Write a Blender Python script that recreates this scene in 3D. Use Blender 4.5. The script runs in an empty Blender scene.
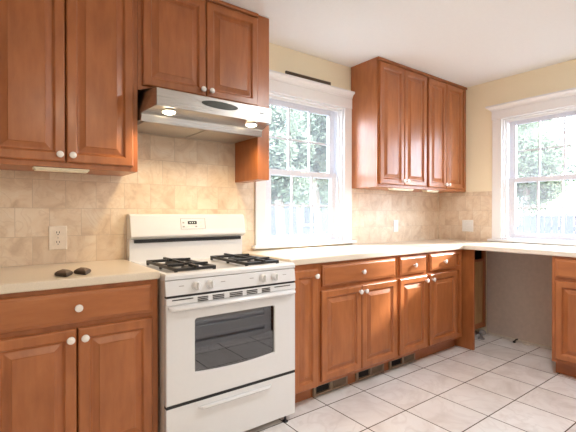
import bpy, bmesh, math, random
from mathutils import Vector, Matrix
R = math.radians
S = bpy.context.scene
COL = S.collection
random.seed(7)

# ------------------------------------------------------------------ camera, sky, sun, exposure
cam_d = bpy.data.cameras.new('camera'); cam = bpy.data.objects.new('camera', cam_d); COL.objects.link(cam)
cam_d.sensor_width = 36; cam_d.lens = 36 * 400.3 / 576; cam_d.clip_start = .02
cam.location = (-3.926, -2.5075, 1.182)
cam.rotation_euler = (R(90) - .0055, 0, -.6418)
S.camera = cam

w = bpy.data.worlds.new('sky'); S.world = w; w.use_nodes = True
bg = w.node_tree.nodes['Background']
bg.inputs['Color'].default_value = (.76, .885, 1.03, 1); bg.inputs['Strength'].default_value = 20.0

sun_d = bpy.data.lights.new('sun', 'SUN'); sun = bpy.data.objects.new('sun', sun_d); COL.objects.link(sun)
sun_d.energy = 20; sun_d.angle = R(5); sun_d.color = (1, .96, .93)
sun.rotation_euler = Vector((-1.13, .45, -.56)).to_track_quat('-Z', 'Y').to_euler()

for nm, loc, rot, sx, sy in (('daylight portal', (-1.866, .16, 1.52), (R(-90), 0, 0), .85, 1.15),
                             ('daylight portal', (.16, -1.055, 1.52), (R(90), 0, R(90)), .85, 1.15)):
    d = bpy.data.lights.new(nm, 'AREA'); d.shape = 'RECTANGLE'; d.size = sx; d.size_y = sy; d.cycles.is_portal = True
    o = bpy.data.objects.new(nm, d); COL.objects.link(o); o.location = loc; o.rotation_euler = rot

vs = S.view_settings
S.display_settings.display_device = 'sRGB'
vs.view_transform = 'Standard'; vs.look = 'None'; vs.gamma = 1; vs.use_curve_mapping = False
vs.exposure = 0.08
S.cycles.use_denoising = True
S.cycles.max_bounces = 10; S.cycles.diffuse_bounces = 6; S.cycles.sample_clamp_indirect = 6
S.cycles.caustics_reflective = False; S.cycles.caustics_refractive = False

# ------------------------------------------------------------------ materials
def new_mat(name):
    m = bpy.data.materials.new(name); m.use_nodes = True
    nt = m.node_tree; b = nt.nodes['Principled BSDF']
    return m, nt, b
def N(nt, typ, **kw):
    n = nt.nodes.new(typ)
    for k, v in kw.items():
        if k in n.inputs.keys(): n.inputs[k].default_value = v
        else: setattr(n, k, v)
    return n
def ramp(nt, fac, stops):
    r = nt.nodes.new('ShaderNodeValToRGB'); nt.links.new(fac, r.inputs[0])
    e = r.color_ramp.elements
    while len(e) < len(stops): e.new(.5)
    for i, (p, c) in enumerate(stops):
        e[i].position = p; e[i].color = tuple(c) + (1,)
    return r.outputs[0]
def mix(nt, fac, a, b, mode='MIX'):
    n = nt.nodes.new('ShaderNodeMix'); n.data_type = 'RGBA'; n.blend_type = mode
    for s, v in ((n.inputs[0], fac), (n.inputs[6], a), (n.inputs[7], b)):
        if isinstance(v, (int, float)): s.default_value = v
        elif isinstance(v, tuple): s.default_value = v if len(v) == 4 else v + (1,)
        else: nt.links.new(v, s)
    return n.outputs[2]
def plain(name, col, rough=.5, metal=0, coat=0, bump=0, bscale=60, spec=None, var=1.0):
    m, nt, b = new_mat(name)
    tc = N(nt, 'ShaderNodeTexCoord')
    nz = N(nt, 'ShaderNodeTexNoise'); nz.inputs['Scale'].default_value = bscale; nz.inputs['Detail'].default_value = 4
    nt.links.new(tc.outputs['Object'], nz.inputs['Vector'])
    c1 = tuple(x * (1 - .05 * var) for x in col); c2 = tuple(min(1, x * (1 + .04 * var)) for x in col)
    nt.links.new(ramp(nt, nz.outputs['Fac'], [(.3, c1), (.7, c2)]), b.inputs['Base Color'])
    b.inputs['Roughness'].default_value = rough; b.inputs['Metallic'].default_value = metal
    b.inputs['Coat Weight'].default_value = coat; b.inputs['Coat Roughness'].default_value = .15
    if spec is not None: b.inputs['Specular IOR Level'].default_value = spec
    if bump:
        bp = N(nt, 'ShaderNodeBump'); bp.inputs['Strength'].default_value = bump; bp.inputs['Distance'].default_value = .002
        nt.links.new(nz.outputs['Fac'], bp.inputs['Height']); nt.links.new(bp.outputs[0], b.inputs['Normal'])
    return m
def emit(name, col, s):
    m, nt, b = new_mat(name)
    b.inputs['Base Color'].default_value = (.8, .8, .8, 1)
    b.inputs['Emission Color'].default_value = col + (1,); b.inputs['Emission Strength'].default_value = s
    return m
def wood(name, dark, mid, light, horiz=False, rough=.36):
    m, nt, b = new_mat(name)
    tc = N(nt, 'ShaderNodeTexCoord'); oi = N(nt, 'ShaderNodeObjectInfo')
    off = N(nt, 'ShaderNodeVectorMath', operation='SCALE'); off.inputs[0].default_value = (3.1, 5.7, 9.3)
    nt.links.new(oi.outputs['Random'], off.inputs['Scale'])
    ad = N(nt, 'ShaderNodeVectorMath', operation='ADD')
    nt.links.new(tc.outputs['Object'], ad.inputs[0]); nt.links.new(off.outputs[0], ad.inputs[1])
    mp = N(nt, 'ShaderNodeMapping'); nt.links.new(ad.outputs[0], mp.inputs['Vector'])
    mp.inputs['Scale'].default_value = (1.6, 9, 9) if horiz else (9, 9, 1.6)
    n1 = N(nt, 'ShaderNodeTexNoise'); n1.inputs['Scale'].default_value = 3.2; n1.inputs['Detail'].default_value = 7; n1.inputs['Roughness'].default_value = .62
    nt.links.new(mp.outputs[0], n1.inputs['Vector'])
    mp2 = N(nt, 'ShaderNodeMapping'); nt.links.new(ad.outputs[0], mp2.inputs['Vector'])
    mp2.inputs['Scale'].default_value = (2, 6, 6) if horiz else (6, 6, 2)
    n2 = N(nt, 'ShaderNodeTexNoise'); n2.inputs['Scale'].default_value = 1.6; n2.inputs['Detail'].default_value = 4; n2.inputs['Distortion'].default_value = .8
    nt.links.new(mp2.outputs[0], n2.inputs['Vector'])
    c1 = ramp(nt, n1.outputs['Fac'], [(.25, dark), (.5, mid), (.78, light)])
    c2 = ramp(nt, n2.outputs['Fac'], [(.3, (.86, .84, .82)), (.7, (1.1, 1.1, 1.1))])
    nt.links.new(mix(nt, 1.0, c1, c2, 'MULTIPLY'), b.inputs['Base Color'])
    b.inputs['Roughness'].default_value = rough
    b.inputs['Coat Weight'].default_value = .22; b.inputs['Coat Roughness'].default_value = .2
    bp = N(nt, 'ShaderNodeBump'); bp.inputs['Strength'].default_value = .06; bp.inputs['Distance'].default_value = .002
    nt.links.new(n1.outputs['Fac'], bp.inputs['Height']); nt.links.new(bp.outputs[0], b.inputs['Normal'])
    return m
def tiled(name, axes, bw, bh, offset, mortar, origin, grout, dark, mid, light, rough, nscale, vein=0, bump=.3):
    """tiles laid in the plane of two world axes, with a mottled stone face"""
    m, nt, b = new_mat(name)
    g = N(nt, 'ShaderNodeNewGeometry')
    sx = N(nt, 'ShaderNodeSeparateXYZ'); nt.links.new(g.outputs['Position'], sx.inputs[0])
    cb = N(nt, 'ShaderNodeCombineXYZ')
    for k in (0, 1):
        a = N(nt, 'ShaderNodeMath', operation='SUBTRACT'); a.inputs[1].default_value = origin[k]
        nt.links.new(sx.outputs['XYZ'.index(axes[k])], a.inputs[0]); nt.links.new(a.outputs[0], cb.inputs[k])
    br = N(nt, 'ShaderNodeTexBrick'); br.offset = offset; br.offset_frequency = 2; br.squash = 1
    br.inputs['Scale'].default_value = 1; br.inputs['Brick Width'].default_value = bw; br.inputs['Row Height'].default_value = bh
    br.inputs['Mortar Size'].default_value = mortar; br.inputs['Mortar Smooth'].default_value = .25; br.inputs['Bias'].default_value = 0
    br.inputs['Color1'].default_value = (0, 0, 0, 1); br.inputs['Color2'].default_value = (1, 1, 1, 1); br.inputs['Mortar'].default_value = (.5, .5, .5, 1)
    nt.links.new(cb.outputs[0], br.inputs['Vector'])
    # every tile gets its own patch of stone
    sc = N(nt, 'ShaderNodeVectorMath', operation='SCALE'); sc.inputs['Scale'].default_value = 20.0
    nt.links.new(br.outputs['Color'], sc.inputs[0])
    ad = N(nt, 'ShaderNodeVectorMath', operation='ADD'); nt.links.new(g.outputs['Position'], ad.inputs[0]); nt.links.new(sc.outputs[0], ad.inputs[1])
    nz = N(nt, 'ShaderNodeTexNoise'); nz.inputs['Scale'].default_value = nscale; nz.inputs['Detail'].default_value = 8
    nz.inputs['Roughness'].default_value = .6; nz.inputs['Distortion'].default_value = .9
    nt.links.new(ad.outputs[0], nz.inputs['Vector'])
    c = ramp(nt, nz.outputs['Fac'], [(.3, dark), (.48, mid), (.7, light)])
    tint = ramp(nt, br.outputs['Color'], [(0, (.94, .93, .92)), (1, (1.03, 1.03, 1.03))])
    c = mix(nt, 1.0, c, tint, 'MULTIPLY')
    if vein:
        n2 = N(nt, 'ShaderNodeTexNoise'); n2.inputs['Scale'].default_value = nscale * .8; n2.inputs['Detail'].default_value = 3; n2.inputs['Distortion'].default_value = 2.2
        nt.links.new(ad.outputs[0], n2.inputs['Vector'])
        v = ramp(nt, n2.outputs['Fac'], [(.46, (0, 0, 0)), (.5, (vein, vein, vein)), (.54, (0, 0, 0))])
        c = mix(nt, v, c, dark)
    nt.links.new(mix(nt, br.outputs['Fac'], c, grout), b.inputs['Base Color'])
    b.inputs['Roughness'].default_value = rough
    inv = N(nt, 'ShaderNodeMath', operation='SUBTRACT'); inv.inputs[0].default_value = 1; nt.links.new(br.outputs['Fac'], inv.inputs[1])
    bp = N(nt, 'ShaderNodeBump'); bp.inputs['Strength'].default_value = bump; bp.inputs['Distance'].default_value = .002
    nt.links.new(inv.outputs[0], bp.inputs['Height']); nt.links.new(bp.outputs[0], b.inputs['Normal'])
    return m
def glass_mat(name, tint=(1, 1, 1), refl=1.0, haze=0):
    m = bpy.data.materials.new(name); m.use_nodes = True; nt = m.node_tree; nt.nodes.clear()
    out = N(nt, 'ShaderNodeOutputMaterial'); tr = N(nt, 'ShaderNodeBsdfTransparent'); gl = N(nt, 'ShaderNodeBsdfGlossy')
    tr.inputs['Color'].default_value = tint + (1,); gl.inputs['Roughness'].default_value = .02
    lw = N(nt, 'ShaderNodeLayerWeight'); lw.inputs['Blend'].default_value = .5
    pw = N(nt, 'ShaderNodeMath', operation='POWER'); pw.inputs[1].default_value = 5; nt.links.new(lw.outputs['Facing'], pw.inputs[0])
    mu = N(nt, 'ShaderNodeMath', operation='MULTIPLY_ADD', use_clamp=True); mu.inputs[1].default_value = .9 * refl; mu.inputs[2].default_value = .04 * refl
    nt.links.new(pw.outputs[0], mu.inputs[0])
    mx = N(nt, 'ShaderNodeMixShader'); nt.links.new(mu.outputs[0], mx.inputs[0]); nt.links.new(tr.outputs[0], mx.inputs[1]); nt.links.new(gl.outputs[0], mx.inputs[2])
    sh = mx.outputs[0]
    if haze:                                     # haze painted into the glass: pale translucence that whitens the view
        tl = N(nt, 'ShaderNodeBsdfTranslucent'); tl.inputs['Color'].default_value = (.9, .92, .95, 1)
        m2 = N(nt, 'ShaderNodeMixShader'); m2.inputs[0].default_value = haze
        nt.links.new(sh, m2.inputs[1]); nt.links.new(tl.outputs[0], m2.inputs[2]); sh = m2.outputs[0]
    nt.links.new(sh, out.inputs[0])
    return m
def steel_mat(name):
    m, nt, b = new_mat(name)
    tc = N(nt, 'ShaderNodeTexCoord'); mp = N(nt, 'ShaderNodeMapping'); mp.inputs['Scale'].default_value = (1, 90, 160)
    nt.links.new(tc.outputs['Object'], mp.inputs['Vector'])
    nz = N(nt, 'ShaderNodeTexNoise'); nz.inputs['Scale'].default_value = 4; nz.inputs['Detail'].default_value = 3
    nt.links.new(mp.outputs[0], nz.inputs['Vector'])
    nt.links.new(ramp(nt, nz.outputs['Fac'], [(.3, (.47, .455, .435)), (.7, (.52, .505, .485))]), b.inputs['Base Color'])
    nt.links.new(ramp(nt, nz.outputs['Fac'], [(.3, (.26,) * 3), (.7, (.31,) * 3)]), b.inputs['Roughness'])
    b.inputs['Metallic'].default_value = 1
    return m
def leaf_mat(name, a, c):
    m, nt, b = new_mat(name)
    oi = N(nt, 'ShaderNodeNewGeometry')
    nz = N(nt, 'ShaderNodeTexNoise'); nz.inputs['Scale'].default_value = 3
    nt.links.new(oi.outputs['Position'], nz.inputs['Vector'])
    nt.links.new(ramp(nt, nz.outputs['Fac'], [(.3, a), (.7, c)]), b.inputs['Base Color'])
    b.inputs['Roughness'].default_value = .6; b.inputs['Specular IOR Level'].default_value = .1
    tl = N(nt, 'ShaderNodeBsdfTranslucent'); mx = N(nt, 'ShaderNodeMixShader'); mx.inputs[0].default_value = .5
    nt.links.new(b.inputs['Base Color'].links[0].from_socket, tl.inputs['Color'])
    nt.links.new(b.outputs[0], mx.inputs[1]); nt.links.new(tl.outputs[0], mx.inputs[2])
    nt.links.new(mx.outputs[0], nt.nodes['Material Output'].inputs[0])
    return m

WD, WM, WL = (.325, .103, .029), (.385, .128, .038), (.43, .154, .050)
M = dict(
    wood=wood('maple stained, upright grain', WD, WM, WL),
    woodh=wood('maple stained, level grain', WD, WM, WL, True),
    ply=wood('raw plywood', (.42, .25, .10), (.50, .31, .14), (.56, .36, .18), rough=.7),
    door=wood('dark wooden door', (.12, .05, .02), (.17, .075, .03), (.22, .1, .045)),
    wall=plain('cream wall paint', (.92, .83, .625), .8, bump=.05, bscale=200),
    gyp=plain('bare wallboard', (.68, .59, .52), .9, bump=.1, bscale=30),
    wall_pale=plain('pale wall paint', (.78, .76, .72), .85),
    ceil=plain('ceiling paint', (.84, .85, .87), .9, var=.2),
    white=plain('white trim paint', (.84, .84, .85), .35, var=.2),
    sash=plain('white vinyl sash', (.70, .71, .78), .4),
    counter=plain('cream solid surface', (.74, .645, .515), .28, bscale=220),
    enamel=plain('white enamel', (.75, .75, .755), .22, coat=.4, var=.15),
    enamel_side=plain('painted stove side', (.74, .66, .57), .4),
    iron=plain('cast iron', (.012, .012, .013), .45, bump=.2, bscale=150),
    black=plain('black plastic', (.010, .010, .011), .4),
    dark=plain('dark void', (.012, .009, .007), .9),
    burner=plain('burner aluminium', (.45, .44, .42), .4, metal=.8),
    knob=plain('white ceramic', (.85, .80, .76), .18, coat=.4),
    screw=plain('dull steel', (.35, .33, .31), .4, metal=.9),
    steel=steel_mat('brushed stainless steel'),
    bronze=plain('bronze painted metal', (.29, .21, .14), .45, metal=.2),
    outlet=plain('almond plastic', (.84, .74, .62), .35),
    outletw=plain('white plastic', (.84, .83, .80), .35),
    strip=plain('cream plastic strip', (.86, .78, .60), .4),
    grey=plain('grey print', (.30, .28, .26), .6),
    orn=plain('dark brown resin', (.055, .034, .020), .5, bump=.2, bscale=90),
    ornl=plain('brown resin face', (.16, .11, .075), .55, bump=.4, bscale=120),
    gold=plain('tarnished gilt', (.13, .085, .03), .4, metal=.5),
    pipe=plain('grey pipe', (.35, .33, .32), .4, metal=.4),
    plaster=plain('crumbled plaster', (.75, .70, .62), .9, bump=.5, bscale=80),
    pane=glass_mat('window pane', haze=.020),
    oven_glass=glass_mat('tinted oven glass', (.34, .34, .355), 4),
    oven_in=plain('oven interior enamel', (.05, .05, .055), .45),
    hoodlamp=emit('hood lamp lens', (1, .82, .55), 14),
    dome=emit('added fill lamp dome', (1, .93, .84), 3),  # glowing dome of the added fill lamps
    oval=plain('dark green switch plate', (.035, .04, .032), .25, coat=.5),
    digit=emit('clock digits', (.25, .5, .25), .4),
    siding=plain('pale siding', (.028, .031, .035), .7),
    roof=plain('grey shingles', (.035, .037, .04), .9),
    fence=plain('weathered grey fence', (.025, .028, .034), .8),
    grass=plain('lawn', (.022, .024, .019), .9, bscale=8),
    bark=plain('bark', (.22, .17, .13), .9),
    leaf=leaf_mat('leaves', (.15, .185, .12), (.20, .22, .165)),
    leafd=leaf_mat('deep green leaves', (.125, .17, .09), (.17, .20, .13)),
    mesh_f=plain('filter mesh', (.60, .57, .52), .38, metal=1, bump=.6, bscale=300),
)
M['splash_back'] = tiled('travertine tile, back wall', 'XZ', .1545, .1525, .5, .0014, (-3.278 - 10.5 * .1545, .9075 - .1525 * 2),
                         (.58, .46, .34), (.60, .445, .31), (.765, .615, .46), (.83, .725, .59), .42, 7, .35)
M['splash_right'] = tiled('travertine tile, right wall', 'YZ', .1545, .1525, .5, .0014, (-3.09 - .077, .9075 - .1525 * 2),
                          (.58, .46, .34), (.60, .445, .31), (.765, .615, .46), (.83, .725, .59), .42, 7, .35)
M['floor'] = tiled('marbled ceramic floor tile', 'XY', .3325, .3325, 0, .0036, (-2.257 - 10 * .3325, -.676 - 14 * .3325),
                   (.085, .055, .04), (.66, .62, .60), (.80, .775, .76), (.85, .84, .83), .22, 3.2, .45, .4)

# ------------------------------------------------------------------ geometry helpers
class MB:
    def __init__(s): s.bm = bmesh.new()
    def box(s, x0, x1, y0, y1, z0, z1):
        v = [s.bm.verts.new(p) for p in ((x0, y0, z0), (x1, y0, z0), (x1, y1, z0), (x0, y1, z0), (x0, y0, z1), (x1, y0, z1), (x1, y1, z1), (x0, y1, z1))]
        for f in ((3, 2, 1, 0), (4, 5, 6, 7), (0, 1, 5, 4), (1, 2, 6, 5), (2, 3, 7, 6), (3, 0, 4, 7)): s.bm.faces.new([v[i] for i in f])
        return s
    def hexa(s, pts):
        v = [s.bm.verts.new(p) for p in pts]
        for f in ((3, 2, 1, 0), (4, 5, 6, 7), (0, 1, 5, 4), (1, 2, 6, 5), (2, 3, 7, 6), (3, 0, 4, 7)): s.bm.faces.new([v[i] for i in f])
        return s
    def prism(s, poly, axis, a, b):
        """polygon in the two other axes, extruded along axis from a to b"""
        def P(p, t):
            return {'x': (t, p[0], p[1]), 'y': (p[0], t, p[1]), 'z': (p[0], p[1], t)}[axis]
        va = [s.bm.verts.new(P(p, a)) for p in poly]; vb = [s.bm.verts.new(P(p, b)) for p in poly]
        n = len(poly)
        s.bm.faces.new(va); s.bm.faces.new(vb[::-1])
        for i in range(n): s.bm.faces.new((va[i], vb[i], vb[(i + 1) % n], va[(i + 1) % n]))
        return s
    def rings(s, rings, cap=True):
        """rings: lists of points with the same count, bridged in order"""
        V = [[s.bm.verts.new(p) for p in r] for r in rings]
        n = len(V[0])
        for a, b in zip(V, V[1:]):
            for i in range(n): s.bm.faces.new((a[i], a[(i + 1) % n], b[(i + 1) % n], b[i]))
        if cap: s.bm.faces.new(V[0][::-1]); s.bm.faces.new(V[-1])
        return s
    def lathe(s, prof, origin, axis=(0, 0, 1), n=20):
        """prof: (radius, height) pairs along axis from origin"""
        q = Vector((0, 0, 1)).rotation_difference(Vector(axis)); o = Vector(origin)
        rs = [[o + q @ Vector((max(r, 1e-5) * math.cos(2 * math.pi * i / n), max(r, 1e-5) * math.sin(2 * math.pi * i / n), h)) for i in range(n)] for r, h in prof]
        return s.rings(rs)
    def tube(s, pts, r, n=8):
        pts = [Vector(p) for p in pts]; rs = []
        for i, p in enumerate(pts):
            d = (pts[min(i + 1, len(pts) - 1)] - pts[max(i - 1, 0)]).normalized()
            u = d.orthogonal() if abs(d.z) > .95 else d.cross(Vector((0, 0, 1))).normalized()
            u.normalize(); v = d.cross(u)
            rs.append([p + (u * math.cos(2 * math.pi * k / n) + v * math.sin(2 * math.pi * k / n)) * r for k in range(n)])
        return s.rings(rs)
    def build(s, name, mat, parent=None, bevel=0, smooth=False, seg=2, **props):
        bmesh.ops.recalc_face_normals(s.bm, faces=s.bm.faces)
        me = bpy.data.meshes.new(name); s.bm.to_mesh(me); s.bm.free()
        me.materials.append(M[mat] if isinstance(mat, str) else mat)
        o = bpy.data.objects.new(name, me); COL.objects.link(o)
        if parent: o.parent = parent
        if smooth:
            for p in me.polygons: p.use_smooth = True
            try: me.set_sharp_from_angle(angle=R(38))
            except Exception: pass
        if bevel:
            b = o.modifiers.new('bevel', 'BEVEL'); b.width = bevel; b.segments = seg; b.limit_method = 'ANGLE'; b.angle_limit = R(35); b.harden_normals = False
        for k, v in props.items(): o[k] = v
        return o
def tag(o, label, cat, group=None):
    o['label'] = label; o['category'] = cat
    if group: o['group'] = group
    return o
def thing(name, label, cat, loc=(0, 0, 0), rz=0, group=None):
    o = bpy.data.objects.new(name, None); COL.objects.link(o); o.empty_display_size = .05
    o.location = loc; o.rotation_euler = (0, 0, rz)
    return tag(o, label, cat, group)
def struct(name, mb, mat, parent=None, **k):
    o = mb.build(name, mat, parent, **k)
    if parent is None: o['kind'] = 'structure'
    return o
def sempty(name, loc=(0, 0, 0), rz=0):
    o = bpy.data.objects.new(name, None); COL.objects.link(o); o.location = loc; o.rotation_euler = (0, 0, rz); o['kind'] = 'structure'
    return o

# ------------------------------------------------------------------ the room
ZC = 2.474
XL, YF = -5.3, -4.3           # far left and front of the room, behind the camera
def wall_with_hole(name, axis, a0, a1, b0, b1, h0, h1, z0, z1, mat):
    m = MB()
    for (p, q, r, t) in ((a0, a1, 0, z0), (a0, a1, z1, ZC), (a0, h0, z0, z1), (h1, a1, z0, z1)):
        if axis == 'x': m.box(p, q, b0, b1, r, t)
        else: m.box(b0, b1, p, q, r, t)
    return struct(name, m, mat)
W1 = (-2.272, -1.456, .95, 2.10)       # clear opening of the window in the back wall
W2 = (-1.437, -.672, .94, 2.085)       # and of the one in the right wall
wall_with_hole('wall_back', 'x', XL, .16, 0, .16, W1[0] - .01, W1[1] + .01, W1[2] - .01, W1[3] + .01, 'wall')
wall_with_hole('wall_right', 'y', YF, 0, 0, .16, W2[0] - .01, W2[1] + .01, W2[2] - .01, W2[3] + .01, 'wall')
struct('wall_left', MB().box(XL - .12, XL, YF, .16, 0, ZC), 'wall_pale')
PY = -2.22                    # the kitchen's own front wall, right of the camera; the camera stands in the opening beside it
struct('wall_front', MB().box(XL, -2.75, YF - .12, YF, 0, ZC).box(-2.75, .16, PY - .12, PY, 0, ZC).box(-2.75, -2.63, YF - .12, PY - .12, 0, ZC), 'wall_pale')
struct('floor', MB().box(XL - .12, .16, YF - .12, .16, -.06, 0), 'floor')
struct('ceiling', MB().box(XL - .12, .16, YF - .12, .16, ZC, ZC + .08), 'ceil')
# tiled splashbacks, bare wallboard in the appliance bay, floor edge of the bay
m = MB().box(XL + .01, W1[0] - .096, -.008, -.0005, .86, 1.70).box(W1[1] + .097, -.0085, -.008, -.0005, .86, 1.404)
struct('trim_1', m, 'splash_back')
struct('trim_2', MB().box(-.008, -.0005, W2[1] + .093, -.0005, .86, 1.402), 'splash_right')
struct('trim_3', MB().box(-.008, -.0005, -1.312, -.53, .022, .874), 'gyp')
struct('baseboard_right', MB().box(-.016, -.0005, -1.312, -.53, 0.0005, .018), 'plaster', bevel=.003)
d = sempty('door_1', (-1.22, PY, 0))
MB().box(-.42, .42, .002, .04, .004, 2.03).build('door_leaf', 'door', d, bevel=.004)
MB().box(-.51, -.43, .002, .03, .001, 2.13).box(.43, .51, .002, .03, .001, 2.13).box(-.43, .43, .002, .03, 2.04, 2.13).build('door_casing', 'white', d)
struct('baseboard_front', MB().box(-2.74, -1.74, PY + .001, PY + .06, .001, .045).box(-2.74, -1.74, PY + .001, PY + .065, .075, .185).box(-2.74, -1.74, PY + .001, PY + .012, .045, .075).box(-2.74, -1.74, PY + .001, PY + .04, .197, .22).box(-2.74, -1.74, PY + .001, PY + .012, .185, .197), 'white', bevel=.003)

# ------------------------------------------------------------------ windows (local: x along the wall, -y into the room)
def window(name, loc, rz, W, H0, H1, cas, capover, capz):
    """double-hung window; W clear width from x=0, H0/H1 clear bottom and top; cas casing width"""
    r = sempty(name, loc, rz)
    t = .022
    MB().box(-cas, 0, -t, -.0005, H0 - .02, H1).build('side_casing', 'white', r, bevel=.004)
    MB().box(W, W + cas, -t, -.0005, H0 - .02, H1).build('side_casing', 'white', r, bevel=.004)
    fz = capz - .055
    MB().box(-cas - .004, W + cas + .004, -t - .004, -.0005, H1 + .0005, fz).build('head_casing', 'white', r, bevel=.003)
    o = capover
    prof = [(-.0005, fz + .0005), (-t - .008, fz + .0005), (-t - .010, fz + .012), (-t - .018, fz + .026), (-t - .032, fz + .036), (-t - .036, fz + .040), (-t - .036, fz + .0545), (-.0005, fz + .0545)]
    k = [0, .006, .008, .016, .028, o, o, 0]
    # crown returns on itself at both ends
    rl = [(-cas - .004 - e * .9, y, z) for (y, z), e in zip(prof, k)]; rr = [(W + cas + .004 + e * .9, y, z) for (y, z), e in zip(prof, k)]
    MB().rings([rl, rr]).build('crown', 'white', r)
    MB().box(-cas - .03, W + cas + .03, -.055, -.0005, H0 - .024, H0 - .0005).build('sill', 'white', r, bevel=.006)
    # jambs lining the opening
    MB().box(-.009, .012, .0005, .158, H0, H1).box(W - .012, W + .009, .0005, .158, H0, H1).box(.012, W - .012, .0005, .158, H1 - .012, H1 + .009).box(.012, W - .012, .0005, .158, H0 - .009, H0 + .012).build('jamb', 'white', r)
    MB().box(.012, .026, .030, .044, H0 + .012, H1 - .012).box(W - .026, W - .012, .030, .044, H0 + .012, H1 - .012).box(.026, W - .026, .030, .044, H1 - .03, H1 - .012).build('stop_bead', 'white', r)
    mid = (H0 + H1) / 2 - .015
    def sash(x0, x1, z0, z1, y0, y1, st, top, bot):
        s = MB().box(x0, x0 + st, y0, y1, z0, z1).box(x1 - st, x1, y0, y1, z0, z1).box(x0 + st, x1 - st, y0, y1, z1 - top, z1).box(x0 + st, x1 - st, y0, y1, z0, z0 + bot).build('sash', 'sash', r, bevel=.003)
        gx0, gx1, gz0, gz1 = x0 + st, x1 - st, z0 + bot, z1 - top
        g = MB()
        yc = (y0 + y1) / 2
        for i in (1, 2):
            c = gx0 + (gx1 - gx0) * i / 3
            g.box(c - .006, c + .006, yc - .010, yc + .010, gz0, gz1)
        c = (gz0 + gz1) / 2
        g.box(gx0, gx1, yc - .009, yc + .009, c - .006, c + .006)
        g.build('muntin', 'sash', s)
        MB().box(gx0 - .003, gx1 + .003, yc - .002, yc + .002, gz0 - .003, gz1 + .003).build('pane', 'pane', s)
        return s
    sash(.030, W - .030, H0 + .014, mid + .022, .046, .080, .062, .042, .045)
    sash(.020, W - .020, mid - .022, H1 - .014, .084, .118, .062, .045, .042)
    MB().box(W / 2 - .03, W / 2 + .03, .036, .0455, mid + .004, mid + .016).build('sash_lock', 'white', r, bevel=.003)
    return r
window('window_1', (W1[0], 0, 0), 0, W1[1] - W1[0], W1[2], W1[3], .09, .024, 2.246)
window('window_2', (0, W2[1], 0), R(-90), W2[1] - W2[0], W2[2], W2[3], .09, .048, 2.222)

# ------------------------------------------------------------------ outdoors
struct('ground', MB().box(-14, 26, .5, 34, -.72, -.6).box(.5, 26, -22, .5, -.72, -.6), 'grass')
def house(label, loc, rz, W, D, H, peak):
    t = thing('house', label, 'house', loc, rz)
    m = MB()
    m.prism([(-W / 2, 0), (W / 2, 0), (W / 2, H), (0, H + peak), (-W / 2, H)], 'y', 0, D)
    m.build('wall', 'siding', t)
    for k in range(int((H + peak) / .16)):
        z = k * .16; hw = W / 2 if z < H else W / 2 * (1 - (z - H) / peak)
        if hw < .2: break
        if k == 0: lap = MB()
        lap.hexa([(-hw, -.02, z), (hw, -.02, z), (hw, -.001, z), (-hw, -.001, z), (-hw, -.006, z + .155), (hw, -.006, z + .155), (hw, -.001, z + .155), (-hw, -.001, z + .155)])
    lap.build('siding_boards', 'siding', t)
    e = .35
    for s in (-1, 1):
        a = (s * (W / 2 + e), H - e * peak / (W / 2)); b = (0, H + peak)
        MB().prism([(a[0], a[1] + .02), (b[0], b[1] + .02), (b[0], b[1] + .16), (a[0], a[1] + .16)], 'y', -e, D + e).build('roof', 'roof', t)
    for x in (-W / 4, W / 4):
        f = MB().box(x - .5, x + .5, -.07, -.021, 1.2, 2.6).build('window', 'white', t)
        MB().box(x - .42, x + .42, -.085, -.071, 1.28, 2.52).build('pane', 'roof', f)
    return t
house('pale house with lap siding seen through the window left of the corner', (6.6, 12.5, -.6), 0, 8, 6, 3.0, 1.5)
house('pale gabled house at the right edge of the right-hand window', (13.6, 1.2, -.6), R(-90), 3.4, 5, 3.6, 1.4)
def tree(label, loc, H, trunk_h, rad, n, mat, size=.07, seed=1):
    rnd = random.Random(seed)
    t = thing('tree', label, 'tree', loc, 0)
    MB().tube([(0, 0, 0), (.05, .03, trunk_h * .5), (-.02, .05, trunk_h), (0, 0, H * .8)], .09, 8).build('trunk', 'bark', t)
    bm = MB()
    blobs = [(Vector((rnd.uniform(-1, 1) * rad[0] * .7, rnd.uniform(-1, 1) * rad[1] * .7, rnd.uniform(trunk_h, H))), rnd.uniform(.35, .6) * min(rad)) for _ in range(26)]
    for i in range(n):
        c, r = rnd.choice(blobs)
        d = Vector((rnd.gauss(0, 1), rnd.gauss(0, 1), rnd.gauss(0, 1))).normalized()
        p = c + d * r * rnd.uniform(.6, 1.05)
        u = Vector((rnd.gauss(0, 1), rnd.gauss(0, 1), rnd.gauss(0, 1))).normalized(); v = u.orthogonal().normalized()
        s = size * rnd.uniform(.6, 1.2)
        bm.bm.faces.new([bm.bm.verts.new(q) for q in (p - u * s, p + v * s * .45, p + u * s, p - v * s * .45)])
    bm.build('foliage', mat, t)
    return t
tree('leafy tree seen through the right-hand panes of the window by the stove', (3.3, 5.8, -.6), 4.6, 2.5, (.95, .95), 22000, 'leaf', seed=3)
tree('pale green tree at the left of the view through the window by the stove', (.75, 4.0, -.6), 4.6, 2.3, (.7, .7), 16000, 'leaf', seed=5)
tree('tall tree behind the others in the view through the window by the stove', (5.2, 9.0, -.6), 6.6, 2.4, (1.5, 1.2), 24000, 'leaf', seed=15)
tree('dense green tree filling the upper panes of the right-hand window', (7.6, 2.2, -.6), 4.6, 2.3, (1.1, 1.2), 24000, 'leafd', seed=8)
tree('green tree farther off in the upper panes of the right-hand window', (10.9, 3.6, -.6), 5.4, 2.2, (1.2, 1.4), 22000, 'leaf', seed=11)
ft = thing('fence', 'grey board fence seen through the lower panes of the right-hand window', 'fence', (6.6, 1.0, -.6), 0)
m = MB()
for k in range(34):
    y = -2.4 + k * .15
    m.box(0, .02, y, y + .142, .05, 1.75)
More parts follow.
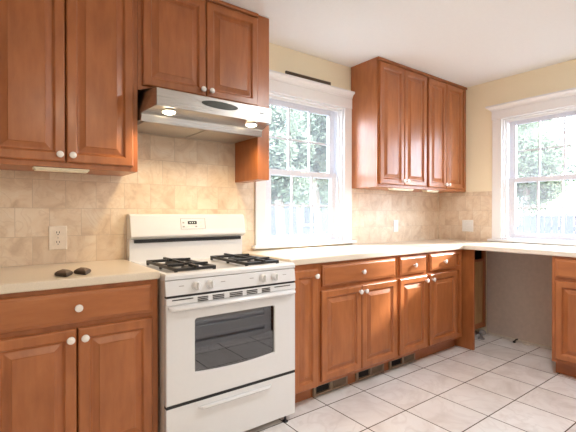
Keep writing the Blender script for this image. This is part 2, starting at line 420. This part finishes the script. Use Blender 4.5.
m.build('boards', 'fence', ft)
MB().box(.021, .07, -2.4, 2.7, .3, .39).box(.021, .07, -2.4, 2.7, 1.4, 1.49).build('rail', 'fence', ft)
for k in range(3): MB().box(.071, .16, -2.3 + 2.3 * k, -2.21 + 2.3 * k, 0, 1.8).build('post', 'fence', ft)

# ------------------------------------------------------------------ cabinets (local: x along the wall, front towards -y)
def rect(x0, x1, z0, z1, i, y): return [(x0 + i, y, z0 + i), (x1 - i, y, z0 + i), (x1 - i, y, z1 - i), (x0 + i, y, z1 - i)]
def knob(parent, x, y, z):
    k = MB().lathe([(.0, .0), (.007, .0), (.006, .010), (.0085, .012), (.0145, .016), (.0162, .020), (.0155, .024), (.011, .027), (.005, .0285), (0, .0287)], (x, y, z), (0, -1, 0), 20).build('knob', 'knob', parent, smooth=True, label='white round ceramic knob')
def door(parent, x0, x1, z0, z1, yb, kx=None, kz=None, stile=.048):
    """raised-panel door; back at yb, 20 mm thick"""
    th = .020; f = yb - th
    w_ = x1 - x0; inner = w_ - 2 * stile
    bev = min(.024, inner * .27)
    P = [(0, yb), (0, f + .006), (.003, f + .0022), (.007, f), (stile - .008, f), (stile - .003, f + .003), (stile, f + .0095), (stile + .004, f + .0125), (stile + .009, f + .0125),
         (stile + .009 + bev, f + .0035), (stile + .011 + bev, f + .0008), (stile + .014 + bev, f + .0005)]
    o = MB().rings([rect(x0, x1, z0, z1, i, y) for i, y in P]).build('door', 'wood', parent)
    if kx is not None: knob(o, kx, f - .0003, kz)
    return o
def drawer(parent, x0, x1, z0, z1, yb, kx=None):
    th = .020; f = yb - th
    P = [(0, yb), (0, f + .008), (.003, f + .005), (.010, f + .0035), (.014, f + .0008), (.018, f)]
    o = MB().rings([rect(x0, x1, z0, z1, i, y) for i, y in P]).build('drawer_front', 'woodh', parent)
    if kx is not None: knob(o, kx, f - .0003, (z0 + z1) / 2)
    return o
def carcass(t, W, z0, z1, D, frame=.04, mid=None, rails=()):
    """box behind a face frame; D depth to the frame's front"""
    MB().box(.001, W - .001, -D + .0195, -.009, z0, z1).build('carcass', 'wood', t, bevel=.0015)
    m = MB().box(0, frame, -D, -D + .019, z0, z1).box(W - frame, W, -D, -D + .019, z0, z1)
    for zz in [z0, z1 - frame] + list(rails): m.box(frame, W - frame, -D, -D + .019, zz, zz + frame)
    for x in (mid or []): m.box(x - .02, x + .02, -D + .0005, -D + .0185, z0 + frame, z1 - frame)
    m.build('face_frame', 'wood', t, bevel=.0015)
def wall_cab(label, x0, W, z0, doors, crown=True, loc=None, D=.308):
    t = thing('wall_cabinet', label, 'cabinet', (x0, 0, 0), 0, 'wooden wall cabinets')
    top = ZC - .002
    carcass(t, W, z0, top, D)
    if crown: MB().box(0, W, -D - .014, -D - .0005, top - .022, top).build('crown_strip', 'woodh', t, bevel=.004)
    for (a, b, side) in doors:
        a -= x0; b -= x0
        zb = z0 + .026
        kx = (b - .024) if side == 'r' else (a + .024)
        door(t, a, b, zb, top - .036, -D - .0008, kx, zb + .033)
    return t
ZB = 1.405
wall_cab('tall wooden two-door wall cabinet above the left countertop, left of the range hood', -3.968, .681, ZB, [(-3.940, -3.631, 'r'), (-3.625, -3.313, 'l')])
hc = wall_cab('short wooden two-door wall cabinet mounted over the range hood', -3.286, .758, 1.848, [(-3.263, -2.899, 'r'), (-2.893, -2.536, 'l')])
MB().box(.7585, .848, -.308, -.009, ZB, ZC - .003).build('filler_panel', 'wood', hc, bevel=.0015)
wall_cab('wooden two-door wall cabinet beside the white casing of the window by the stove', -1.368, .675, ZB, [(-1.348, -1.036, 'r'), (-1.030, -.708, 'l')])
wall_cab('wooden two-door wall cabinet in the corner, next to the cream right wall', -.692, .689, ZB, [(-.674, -.388, 'r'), (-.382, -.093, 'l')])

def base_cab(label, loc, rz, W, fronts, knobs=True):
    t = thing('base_cabinet', label, 'cabinet', loc, rz, 'wooden base cabinets')
    carcass(t, W, .10, .874, .61, rails=(.695,) if any(f[0] == 'w' for f in fronts) else ())
    MB().box(.001, W - .001, -.540, -.522, .0005, .0995).build('toe_kick', 'woodh', t, bevel=.001)
    for f in fronts:
        if f[0] == 'w': drawer(t, f[1], f[2], f[3], f[4], -.6108, (f[1] + f[2]) / 2 if len(f) < 6 else f[5])
        else:
            kx = f[2] - .024 if f[5] == 'r' else f[1] + .024
            door(t, f[1], f[2], f[3], f[4], -.6108, kx, f[4] - .040)
    return t
x0 = -3.968
base_cab('wooden base cabinet left of the stove, wide drawer over two doors', (x0, 0, 0), 0, .685,
         [('w', -3.94 - x0, -3.312 - x0, .722, .854), ('d', -3.94 - x0, -3.632 - x0, .125, .698, 'r'), ('d', -3.626 - x0, -3.312 - x0, .125, .698, 'l')])
x0 = -2.505
base_cab('narrow wooden base cabinet with one tall door, right of the stove', (x0, 0, 0), 0, .232,
         [('d', -2.483 - x0, -2.287 - x0, .104, .838, 'r')])
x0 = -2.272
base_cab('wide wooden base cabinet under the window, one drawer over two doors', (x0, 0, 0), 0, .770,
         [('w', -2.247 - x0, -1.535 - x0, .722, .856), ('d', -2.255 - x0, -1.896 - x0, .125, .696, 'r'), ('d', -1.890 - x0, -1.522 - x0, .125, .696, 'l')])
x0 = -1.501
base_cab('slim wooden base cabinet, single drawer over door, right of the double-door one', (x0, 0, 0), 0, .381,
         [('w', -1.481 - x0, -1.155 - x0, .722, .856), ('d', -1.481 - x0, -1.142 - x0, .125, .696, 'r')])
x0 = -1.119
base_cab('wooden base cabinet beside the end panel, single drawer over left-knobbed door', (x0, 0, 0), 0, .520,
         [('w', -1.100 - x0, -.722 - x0, .722, .856), ('d', -1.100 - x0, -.705 - x0, .125, .696, 'l')])
base_cab('wooden base cabinet on the right wall, at the right edge of the photo', (-.002, -1.314, 0), R(-90), .62,
         [('w', .026, .594, .722, .856), ('d', .026, .307, .125, .696, 'r'), ('d', .313, .594, .125, .696, 'l')])
tag(MB().box(-.577, -.557, -.703, -.012, .001, .872).build('end_panel', 'wood', bevel=.0015), 'wooden end panel under the counter corner at the mouth of the empty bay', 'panel')
cc = thing('corner_cabinet', 'unfinished plywood cabinet end set back in the empty bay under the counter', 'cabinet', (-.553, -.52, 0), 0)
MB().box(0, .04, 0, .02, .075, .872).box(.49, .535, -.004, .016, .075, .872).box(.04, .49, 0, .02, .075, .125).box(.04, .49, 0, .02, .72, .742).box(.04, .49, 0, .02, .852, .872).build('frame', 'wood', cc, bevel=.001)
MB().box(.041, .489, .004, .018, .126, .719).build('plywood_panel', 'ply', cc, label='pale bare plywood panel')
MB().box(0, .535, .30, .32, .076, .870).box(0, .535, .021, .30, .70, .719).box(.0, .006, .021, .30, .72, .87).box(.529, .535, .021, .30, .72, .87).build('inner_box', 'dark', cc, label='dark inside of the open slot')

# worktops
m = MB().box(-4.6, -3.279, -.635, -.0085, .8745, .9125)
tag(m.build('countertop', 'counter', bevel=.007, seg=3), 'cream countertop left of the stove, over the drawer cabinet', 'countertop', 'cream countertops')
m = MB().prism([(-2.506, -.0085), (-2.506, -.635), (-.635, -.635), (-.635, -1.97), (-.0085, -1.97), (-.0085, -.0085)], 'z', .8745, .9125)
tag(m.build('countertop', 'counter', bevel=.007, seg=3), 'cream L-shaped countertop right of the stove running round the corner', 'countertop', 'cream countertops')

# ------------------------------------------------------------------ stove
SX0, SX1 = -3.272, -2.513; SC = (SX0 + SX1) / 2
st = thing('stove', 'white gas stove with four black grates between the wooden base cabinets', 'stove', (SC, -.66, 0))
def L(x): return x - SC
def Y(y): return y + .66
m = MB().box(L(SX0 + .004), L(SX1 - .004), Y(-.655), Y(-.03), .035, .79)
m.box(L(SX0 + .004), L(SX1 - .004), Y(-.668), Y(-.03), .79, .868)
m.build('body', 'enamel_side', st, bevel=.003)
# cooktop: tray with a raised rim
def crect(x0, x1, y0, y1, z): return [(L(x0), Y(y0), z), (L(x1), Y(y0), z), (L(x1), Y(y1), z), (L(x0), Y(y1), z)]
MB().rings([crect(SX0, SX1, -.675, -.03, .8685), crect(SX0 - .001, SX1 + .001, -.683, -.03, .872), crect(SX0 - .001, SX1 + .001, -.684, -.03, .888), crect(SX0 + .004, SX1 - .004, -.676, -.03, .899),
            crect(SX0 + .016, SX1 - .016, -.662, -.045, .902), crect(SX0 + .026, SX1 - .026, -.650, -.06, .894), crect(SX0 + .04, SX1 - .04, -.63, -.07, .891)]).build('cooktop', 'enamel', st, smooth=True)
bx = (-3.098, -2.700)
for cx in bx:
    for cy in (-.53, -.30):
        b = MB().lathe([(.0, 0), (.040, 0), (.042, .006), (.034, .009), (.030, .010), (0, .010)], (L(cx), Y(cy), .8912), n=24).build('burner', 'burner', st, smooth=True)
        MB().lathe([(.0, 0), (.034, 0), (.036, .004), (.034, .008), (.022, .010), (0, .0105)], (L(cx), Y(cy), .9014), n=24).build('burner_cap', 'iron', b, smooth=True)
for cx in bx:
    g = MB(); hw = .102; y0, y1 = -.628, -.20; zt = .917
    def bar(ax, ay, bx_, by, w=.0095, h=.015, z=None):
        z = zt if z is None else z
        d = Vector((bx_ - ax, by - ay, 0)).normalized(); n = Vector((-d.y, d.x, 0)) * w
        a = Vector((L(ax), Y(ay), 0)); c = Vector((L(bx_), Y(by), 0))
        g.hexa([tuple(p)[:2] + (z - h,) for p in (a - n, c - n, c + n, a + n)] + [tuple(p)[:2] + (z,) for p in (a - n, c - n, c + n, a + n)])
    ym = (y0 + y1) / 2
    for xx in (cx - hw, cx + hw):
        bar(xx, y0, xx, y1, h=.015)
    for yy in (y0, ym, y1): bar(cx - hw, yy, cx + hw, yy, h=.015)
    for by in (-.53, -.30):
        for sx, sy in ((1, 0), (-1, 0), (0, 1), (0, -1)):
            ex = cx + sx * hw; ey = by + sy * .11
            bar(ex, ey, cx + sx * .022, by + sy * .022, .0075, .014, zt + .010)
            g.box(L(ex) - .008, L(ex) + .008, Y(ey) - .008, Y(ey) + .008, zt - .005, zt + .010)
    for xx in (cx - hw, cx + hw):
        for yy in (y0, y1, ym): g.box(L(xx) - .007, L(xx) + .007, Y(yy) - .007, Y(yy) + .007, .8915, zt)
    g.build('grate', 'iron', st, bevel=.0015)
# knob panel
MB().hexa([(L(SX0), Y(-.690), .797), (L(SX1), Y(-.690), .797), (L(SX1), Y(-.669), .797), (L(SX0), Y(-.669), .797),
           (L(SX0), Y(-.680), .867), (L(SX1), Y(-.680), .867), (L(SX1), Y(-.669), .867), (L(SX0), Y(-.669), .867)]).build('control_panel', 'enamel', st, bevel=.002)
for kx in (-3.121, -3.047, -2.737, -2.658):
    k = MB().lathe([(0, 0), (.023, 0), (.0235, .004), (.020, .007), (.0185, .020), (.016, .0235), (0, .0245)], (L(kx), Y(-.6865), .833), (0, -1, .14), 24).build('knob', 'enamel', st, smooth=True)
    MB().box(L(kx) - .0045, L(kx) + .0045, Y(-.722), Y(-.7095), .818, .852).build('grip', 'enamel', k, bevel=.002)
for gx in (-3.195, -2.975, -2.806, -2.59):
    MB().box(L(gx) - .012, L(gx) + .012, Y(-.6862), Y(-.6852), .8375, .8405).build('burner_mark', 'grey', st)
# oven door
od_y0, od_y1 = -.690, -.657
wx0, wx1, wz0, wz1 = -3.131, -2.657, .412, .678
def arc_win(i):
    x0_, x1_, z0_, z1_ = wx0 + i, wx1 - i, wz0 + i, wz1 - i
    r = .012; pts = []
    for cx, cz, a0 in ((x1_ - r, z1_ - r, 0), (x0_ + r, z1_ - r, 90)):
        for k in range(5): pts.append((cx + r * math.cos(R(a0 + k * 22.5)), cz + r * math.sin(R(a0 + k * 22.5))))
    nb = 14
    for k in range(nb + 1):
        t = k / nb; pts.append((x0_ + (x1_ - x0_) * t, z0_ - .013 * (1 - (2 * t - 1) ** 2)))
    return pts
dz0, dz1 = .283, .752
ap = arc_win(0)
ctr = ((wx0 + wx1) / 2, (wz0 + wz1) / 2)
def outer_pt(p):
    dx, dz = p[0] - ctr[0], p[1] - ctr[1]
    s = min(((SX1 - .001 - ctr[0]) if dx > 0 else (SX0 + .001 - ctr[0])) / dx if abs(dx) > 1e-6 else 9e9, ((dz1 - ctr[1]) if dz > 0 else (dz0 - ctr[1])) / dz if abs(dz) > 1e-6 else 9e9)
    return (ctr[0] + dx * s, ctr[1] + dz * s)
# bridge the window outline to the door outline, adding the four corners
oc = [(SX1 - .001, dz0), (SX1 - .001, dz1), (SX0 + .001, dz1), (SX0 + .001, dz0)]
bm = MB(); n = len(ap)
def V(p, y): return bm.bm.verts.new((L(p[0]), Y(y), p[1]))
op = [outer_pt(p) for p in ap]
for k_ in oc:                                   # snap the nearest ray to each corner
    j = min(range(n), key=lambda i: (op[i][0] - k_[0]) ** 2 + (op[i][1] - k_[1]) ** 2); op[j] = k_
fo = [V(p, od_y0 + .004) for p in op]
op2 = [(min(max(p[0], SX0 + .006), SX1 - .006), min(max(p[1], dz0 + .005), dz1 - .005)) for p in op]
fo2 = [V(p, od_y0) for p in op2]
fi = [V(p, od_y0) for p in ap]; fi2 = [V(p, od_y0 + .006) for p in arc_win(.004)]; bi = [V(p, od_y1) for p in arc_win(.004)]; bo = [V(p, od_y1) for p in op]
for i in range(n):
    j = (i + 1) % n
    for A, B in ((fo, fo2), (fo2, fi), (fi, fi2), (fi2, bi), (bi, bo), (bo, fo)):
        bm.bm.faces.new((A[i], A[j], B[j], B[i]))
od = bm.build('oven_door', 'enamel', st)
MB().prism([(L(p[0]), p[1]) for p in arc_win(.0035)], 'y', Y(od_y0 + .0075), Y(od_y0 + .012)).build('window', 'oven_glass', od, label='dark tinted oven window glass')
MB().prism([(L(p[0]), p[1]) for p in arc_win(.0035)], 'y', Y(od_y1 - .004), Y(od_y1 - .001)).build('inner_glass', 'oven_in', od)
rk = MB()
for zz in (.50, .505 + .07): rk.box(L(wx0 + .006), L(wx1 - .006), Y(od_y1 - .012), Y(od_y1 - .008), zz, zz + .004)
for k in range(16): rk.box(L(wx0 + .02 + k * .029) - .001, L(wx0 + .02 + k * .029) + .001, Y(od_y1 - .010), Y(od_y1 - .0075), .50, .579)
rk.build('oven_rack', 'burner', od)
# vent strip and handle along the top of the door
hd = MB().hexa([(L(SX0 + .001), Y(-.692), .753), (L(SX1 - .001), Y(-.692), .753), (L(SX1 - .001), Y(-.66), .753), (L(SX0 + .001), Y(-.66), .753),
                (L(SX0 + .001), Y(-.690), .786), (L(SX1 - .001), Y(-.690), .786), (L(SX1 - .001), Y(-.66), .786), (L(SX0 + .001), Y(-.66), .786)]).build('vent_strip', 'enamel', st, bevel=.003)
m = MB()
for a, b in ((-3.116, -3.061), (-3.036, -2.973), (-2.941, -2.866), (-2.840, -2.775), (-2.745, -2.692)):
    for z in (.759, .7675, .776): m.box(L(a), L(b), Y(-.6945), Y(-.690), z - .0018, z + .0022)
for a, b in ((-3.243, -3.139), (-2.662, -2.555)): m.box(L(a), L(b), Y(-.6938), Y(-.689), .7745, .7785)
m.build('vent_slots', 'black', hd)
MB().box(L(SX0 + .004), L(SX1 - .004), Y(-.6865), Y(-.66), .7862, .7968).build('gap_shadow_strip', 'black', st)
hp = [(-.691, .751), (-.700, .752), (-.712, .750), (-.720, .745), (-.723, .737), (-.719, .729), (-.712, .726), (-.704, .728), (-.698, .735), (-.691, .737)]
m = MB(); rs = []
for x, s in ((SX0 + .010, .35), (SX0 + .020, .8), (SX0 + .035, 1), (SX1 - .035, 1), (SX1 - .020, .8), (SX1 - .010, .35)):
    rs.append([(L(x), Y(-.691 + (y + .691) * s), .740 + (z - .740) * (.5 + .5 * s)) for y, z in hp])
m.rings(rs).build('handle', 'enamel', od, smooth=True, label='white bar handle along the top of the oven door')
# drawer
dr = MB().box(L(SX0 + .001), L(SX1 - .001), Y(-.688), Y(-.657), .034, .268).build('storage_drawer', 'enamel', st, bevel=.004)
hp = [(-.689, .244), (-.702, .247), (-.711, .244), (-.713, .235), (-.707, .230), (-.699, .233), (-.689, .235)]
rs = []
for x, s in ((-3.112, .1), (-3.095, .9), (-3.075, 1), (-2.715, 1), (-2.70, .9), (-2.682, .1)):
    rs.append([(L(x), Y(-.689 + (y + .689) * s), .240 + (z - .240) * (.4 + .6 * s)) for y, z in hp])
MB().rings(rs).build('handle', 'enamel', dr, smooth=True)
MB().box(L(SX0 + .003), L(SX1 - .003), Y(-.6865), Y(-.657), .2685, .2825).build('drawer_gap', 'black', st)
for fx in (SX0 + .08, -2.578):
    for fy in (-.676, -.10):
        MB().lathe([(0, .0005), (.017, .0005), (.018, .003), (.012, .007), (.0055, .009), (.0055, .0345), (0, .0345)], (L(fx), Y(fy), 0), n=16).build('foot', 'black', st, smooth=True)
# backguard
MB().box(L(SX0 + .004), L(SX1 + .005), Y(-.075), Y(-.014), .869, 1.028).build('backguard_riser', 'enamel', st, bevel=.003)
prof = [(-.014, 1.0285), (-.014, 1.182), (-.060, 1.182), (-.078, 1.178), (-.088, 1.168), (-.104, 1.085), (-.112, 1.055), (-.112, 1.046), (-.075, 1.0285)]
MB().rings([[(L(x), Y(y), z) for y, z in prof] for x in (SX0 + .004, SX1 + .012)]).build('backguard', 'enamel', st, bevel=.004, seg=2)
MB().box(L(SX0 + .03), L(SX1 - .010), Y(-.083), Y(-.0755), 1.008, 1.0275).build('vent_gap', 'black', st)
# clock panel on the sloping face
ang = math.atan2(.016, .083)
def slope_y(z): return -.088 - (1.168 - z) / (1.168 - 1.085) * .016
def plate(name, x0_, x1_, z0_, z1_, d, mat, par):
    return MB().hexa([(L(x0_), Y(slope_y(z0_) - d), z0_), (L(x1_), Y(slope_y(z0_) - d), z0_), (L(x1_), Y(slope_y(z0_) - .0002), z0_), (L(x0_), Y(slope_y(z0_) - .0002), z0_),
                      (L(x0_), Y(slope_y(z1_) - d), z1_), (L(x1_), Y(slope_y(z1_) - d), z1_), (L(x1_), Y(slope_y(z1_) - .0002), z1_), (L(x0_), Y(slope_y(z1_) - .0002), z1_)]).build(name, mat, par, bevel=.0004)
cp = plate('clock_panel', -2.962, -2.800, 1.086, 1.152, .0016, 'enamel', st)
for q, (a_, b_, c_, d_) in enumerate(((-2.964, -2.798, 1.0845, 1.0862), (-2.964, -2.798, 1.1518, 1.1535), (-2.964, -2.9622, 1.0862, 1.1518), (-2.7998, -2.798, 1.0862, 1.1518))):
    plate('panel_outline', a_, b_, c_, d_, .0019, 'grey', cp)
plate('display', -2.917, -2.857, 1.116, 1.136, .0026, 'black', cp)
for q in range(3): plate('digit', -2.905 + q * .015, -2.905 + q * .015 + .006, 1.1225, 1.1295, .0030, 'digit', cp)
for q, (px, pz) in enumerate(((-2.946, 1.126), (-2.946, 1.101), (-2.914, 1.101), (-2.888, 1.101), (-2.862, 1.101), (-2.828, 1.101), (-2.828, 1.128))):
    plate('button', px - .006, px + .006, pz - .004, pz + .004, .0026, 'grey' if q in (0, 1, 4) else 'outlet', cp)
for q in range(7): plate('maker_mark', -2.906 + q * .0075, -2.906 + q * .0075 + .0048, 1.066, 1.0715, .0006, 'grey', st)

# ------------------------------------------------------------------ range hood
hx = -2.906
hd = thing('range_hood', 'stainless steel range hood with two lit lamps above the stove', 'hood', (hx, -.01, 1.67))
def hp_(x, y, z): return (x - hx, y + .01, z - 1.67)
secs = []
for s in (0, 1):
    xf = (-3.250, -2.557)[s]; xl = (-3.282, -2.531)[s]
    secs.append([hp_(xl, -.010, 1.680), hp_(xl, -.010, 1.8465), hp_(xl, -.300, 1.8465), hp_(xf, -.490, 1.822), hp_(xf, -.505, 1.815), hp_(xf, -.505, 1.728), hp_(xf, -.492, 1.728), hp_(xf, -.490, 1.731),
                 hp_(xl, -.372, 1.714), hp_(xl, -.365, 1.710), hp_(xl, -.358, 1.672), hp_(xl, -.350, 1.672), hp_(xl, -.346, 1.680)])
MB().rings(secs).build('shell', 'steel', hd)
for a, b in ((-3.262, -2.912), (-2.900, -2.550)):
    f = MB().box(a - hx, b - hx, -.330 + .01, -.015 + .01, 1.6735 - 1.67, 1.6795 - 1.67).build('filter', 'mesh_f', hd, bevel=.002)
MB().box(-3.264 - hx, -2.548 - hx, -.3455 + .01, -.331 + .01, .0015, .0095).build('filter_rail', 'steel', hd)
for lx in (-3.160, -2.652):
    zz = 1.7225
    b = MB().lathe([(0, .004), (.040, .004), (.042, 0), (.036, -.002), (0, -.002)], hp_(lx, -.430, zz), n=28).build('lamp_rim', 'steel', hd, smooth=True)
    MB().lathe([(0, 0), (.034, 0), (.031, -.006), (.018, -.011), (0, -.0125)], hp_(lx, -.430, zz - .0022), n=28).build('lamp_lens', 'hoodlamp', b, smooth=True)
    ld = bpy.data.lights.new('hood lamp light', 'SPOT'); ld.energy = 10; ld.color = (1, .74, .42); ld.spot_size = R(150); ld.spot_blend = .7; ld.shadow_soft_size = .03
    lo = bpy.data.objects.new('hood lamp light', ld); COL.objects.link(lo); lo.location = hp_(lx, -.430, zz - .03); lo.parent = hd
n = 40
rg = lambda a, c, y: [hp_(-2.897 + a * math.cos(2 * math.pi * i / n), y, 1.7815 + c * math.sin(2 * math.pi * i / n)) for i in range(n)]
MB().rings([rg(.112, .0195, -.5055), rg(.112, .0195, -.508), rg(.106, .016, -.510)]).build('switch_plate', 'oval', hd, label='dark oval switch plate')
MB().box(-2.642 - hx, -2.610 - hx, -.508 + .01, -.5055 + .01, 1.7765 - 1.67, 1.7835 - 1.67).build('badge', 'black', hd)

# ------------------------------------------------------------------ small things
def outlet(name, label, loc, rz, w_, h_, mat, kind):
    t = thing(name, label, 'outlet' if kind == 'duplex' else 'switch', loc, rz)
    MB().rings([rect(-w_ / 2, w_ / 2, -h_ / 2, h_ / 2, i, y) for i, y in ((0, 0), (0, -.003), (.003, -.0055), (.006, -.006))]).build('cover_plate', mat, t)
    if kind == 'duplex':
        for s in (-1, 1):
            r_ = MB().prism([(.017 * math.cos(2 * math.pi * k / 20), s * .026 + max(-.0135, min(.0135, .017 * math.sin(2 * math.pi * k / 20)))) for k in range(20)], 'y', -.0085, -.0062).build('receptacle', mat, t)
            for a in (-.0065, .0065): MB().box(a - .0016, a + .0016, -.0092, -.0086, s * .026 - .001, s * .026 + .009).build('slot', 'black', r_)
            MB().lathe([(0, 0), (.0028, 0), (.0028, .0006), (0, .0007)], (0, -.0086, s * .026 - .0075), (0, -1, 0), 10).build('ground_hole', 'black', r_)
        MB().lathe([(0, 0), (.003, 0), (.002, .0015), (0, .0016)], (0, -.0061, 0), (0, -1, 0), 10).build('screw', 'screw', t)
    else:
        for a in ([0] if kind == 'single' else [-.023, .023]):
            MB().rings([rect(a - .0165, a + .0165, -.033, .033, i, y) for i, y in ((0, -.0061), (0, -.008), (.002, -.0095))]).build('rocker', mat, t)
    return t
outlet('wall_outlet', 'almond double electrical outlet on the tiles above the left countertop', (-3.625, -.0084, 1.051), 0, .088, .130, 'outlet', 'duplex')
outlet('wall_switch', 'narrow white wall plate on the back tiles under the corner wall cabinets', (-.747, -.0084, 1.063), 0, .072, .116, 'outletw', 'single')
outlet('wall_switch', 'wide white double wall plate on the right-wall tiles left of the window', (-.0084, -.332, 1.060), R(-90), .118, .118, 'outletw', 'double')

def strip(label, x0_, x1_, y0_, y1_):
    t = thing('under_cabinet_light', label, 'light', ((x0_ + x1_) / 2, (y0_ + y1_) / 2, ZB), 0, 'under-cabinet light strips')
    h = (x1_ - x0_) / 2; d = (y1_ - y0_) / 2
    MB().box(-h, h, -d, d, -.010, -.0006).build('housing', 'strip', t, bevel=.002)
    MB().box(-h + .006, h - .006, -d + .005, d - .005, -.0175, -.0105).build('diffuser', 'strip', t, bevel=.003)
strip('unlit cream light strip under the tall cabinet left of the range hood', -3.758, -3.520, -.300, -.235)
strip('unlit cream light strip under the wall cabinet beside the window', -1.150, -.860, -.300, -.240)
strip('short unlit cream light strip under the corner wall cabinet', -.660, -.470, -.300, -.240)

def vent(label, x0_, x1_):
    t = thing('floor_vent', label, 'vent', ((x0_ + x1_) / 2, -.5406, .006), 0, 'heating vents in the toe kick')
    w_ = x1_ - x0_; H = .072; h = w_ / 2
    m = MB().box(-h, h, -.016, -.0006, 0, .014).box(-h, h, -.016, -.0006, H - .012, H).box(-h, -h + .022, -.016, -.0006, .014, H - .012).box(h - .022, h, -.016, -.0006, .014, H - .012).box(-.012, .012, -.016, -.0006, .014, H - .012)
    m.build('frame', 'bronze', t, bevel=.002)
    MB().box(-h + .0225, -.0125, -.003, -.0006, .0145, H - .0125).build('opening', 'dark', t, label='dark open half of the vent')
    lv = MB().box(.0125, h - .0225, -.003, -.0006, .0145, H - .0125).build('louver_backing', 'dark', t)
    s = MB(); nn = 9
    for k in range(nn):
        x = .0125 + (h - .035) * (k + .5) / nn
        s.hexa([(x - .004, -.012, .0147), (x + .003, -.012, .0147), (x + .0045, -.004, .0147), (x - .0025, -.004, .0147), (x - .004, -.012, H - .0127), (x + .003, -.012, H - .0127), (x + .0045, -.004, H - .0127), (x - .0025, -.004, H - .0127)])
    s.build('louvers', 'bronze', lv)
vent('bronze toe-kick vent nearest the stove, under the double doors', -2.262, -1.955)
vent('bronze toe-kick vent under the right door of the double-door cabinet', -1.870, -1.575)
vent('bronze toe-kick vent farthest from the stove, under the slim cabinet', -1.510, -1.195)

def ornament(label, loc, rz, dx, dy, h):
    t = thing('ornament', label, 'ornament', loc, rz)
    def dm(s, z, k=.12):
        P = [(1, 0), (0, 1), (-1, 0), (0, -1)]; out = []
        for i in range(4):
            a, b, c = Vector(P[i - 1]), Vector(P[i]), Vector(P[(i + 1) % 4])
            for q in (b + (a - b) * k, b, b + (c - b) * k):
                q = q if q is not b else b * (1 - k * .35)
                out.append((q[0] * dx * s, q[1] * dy * s, z))
        return out
    MB().rings([dm(.88, 0), dm(1, .005), dm(1, h * .55), dm(.93, h * .8), dm(.84, h * .92)]).build('base', 'orn', t, smooth=True)
    MB().rings([dm(.80, h * .925), dm(.74, h * 1.06), dm(.45, h * 1.28), dm(.1, h * 1.34)]).build('top_pad', 'ornl', t, smooth=True, label='lighter brown textured top')
ornament('dark brown diamond-shaped ornament on the left countertop, the left one of the pair', (-3.6635, -.515, .9130), R(0), .0375, .080, .018)
ornament('dark brown diamond-shaped ornament on the left countertop, the right one of the pair', (-3.5865, -.495, .9130), R(0), .0375, .080, .018)

pl = thing('plaque', 'long dark ornate strip standing on the white head of the window by the stove', 'decoration', (-1.868, -.034, 2.2468), 0)
MB().box(-.232, .232, -.008, .008, 0, .032).build('board', 'orn', pl, bevel=.002)
m = MB()
for k in range(26):
    x = -.215 + k * .0172
    m.lathe([(0, 0), (.0055, 0), (.004, .0025), (0, .003)], (x, -.0082, .016 + .006 * (-1) ** k), (0, -1, 0), 8)
m.box(-.226, .226, -.0098, -.0082, .0275, .0295).box(-.226, .226, -.0098, -.0082, .0025, .0045)
m.build('relief', 'gold', pl, label='dull gilt beaded relief')

pv = thing('pipe_stub', 'small grey pipe stub on the floor at the back of the empty bay', 'pipe', (-.20, -.575, 0), 0)
MB().lathe([(0, .0005), (.030, .0005), (.031, .008), (.014, .012), (.012, .055), (0, .056)], (0, 0, 0), n=18).build('pipe', 'pipe', pv, smooth=True)
MB().lathe([(0, -.022), (.022, -.022), (.026, -.008), (.026, .008), (.022, .022), (0, .022)], (0, -.012, .062), (0, -1, .0), 18).build('valve', 'pipe', pv, smooth=True)
cs = thing('cable_stub', 'short black cable stub poking out of the wall at floor level in the bay', 'cable', (-.017, -.82, 0), 0)
MB().tube([(-.001, 0, .024), (-.03, .004, .022), (-.045, .008, .012), (-.05, .008, .004)], .006).build('wire', 'black', cs, smooth=True)
MB().lathe([(0, 0), (.012, 0), (.012, .014), (0, .014)], (-.05, .008, .0006), n=12).build('cap', 'black', cs, smooth=True)
rnd = random.Random(4)
for k, (x, y, s, lab) in enumerate(((-.045, -.905, .022, 'white chip of plaster on the bay floor by the right cabinet, the nearer one'), (-.040, -.775, .013, 'small white chip of plaster on the bay floor, just left of the black cable stub'))):
    bm = bmesh.new(); bmesh.ops.create_icosphere(bm, subdivisions=2, radius=1)
    for v in bm.verts: v.co *= rnd.uniform(.75, 1.1); v.co = Vector((v.co.x * s, v.co.y * s * 1.5, max(v.co.z, -.5) * s * .35))
    mb = MB(); mb.bm.free(); mb.bm = bm
    o = mb.build('plaster_chip', 'plaster'); o.location = (x, y, s * .18); tag(o, lab, 'debris', 'plaster chips')

# ------------------------------------------------------------------ added fill lamps, unseen: one behind the camera, one over the kitchen
for i, (x, y) in enumerate(((-3.25, -3.4), (-1.65, -1.72))):
    t = thing('added_fill_lamp', ('added unseen fill lamp with a round frosted dome, behind the camera', 'added unseen fill lamp with a round frosted dome, in the middle of the kitchen')[i], 'lamp', (x, y, ZC - .001), 0, 'added fill lamps')
    MB().lathe([(0, 0), (.19, 0), (.19, -.02), (0, -.02)], (0, 0, 0), n=32).build('mount', 'white', t, smooth=True)
    MB().lathe([(0, 0), (.175, 0), (.165, -.03), (.12, -.06), (.05, -.078), (0, -.08)], (0, 0, -.0205), n=32).build('dome', 'dome', t, smooth=True)
    ld = bpy.data.lights.new('added fill light', 'AREA'); ld.shape = 'DISK'; ld.size = .34; ld.energy = (24, 23)[i]; ld.color = ((1, .87, .70), (1, 1, 1))[i]
    lo = bpy.data.objects.new('added fill light', ld); COL.objects.link(lo); lo.location = (0, 0, -.125); lo.parent = t
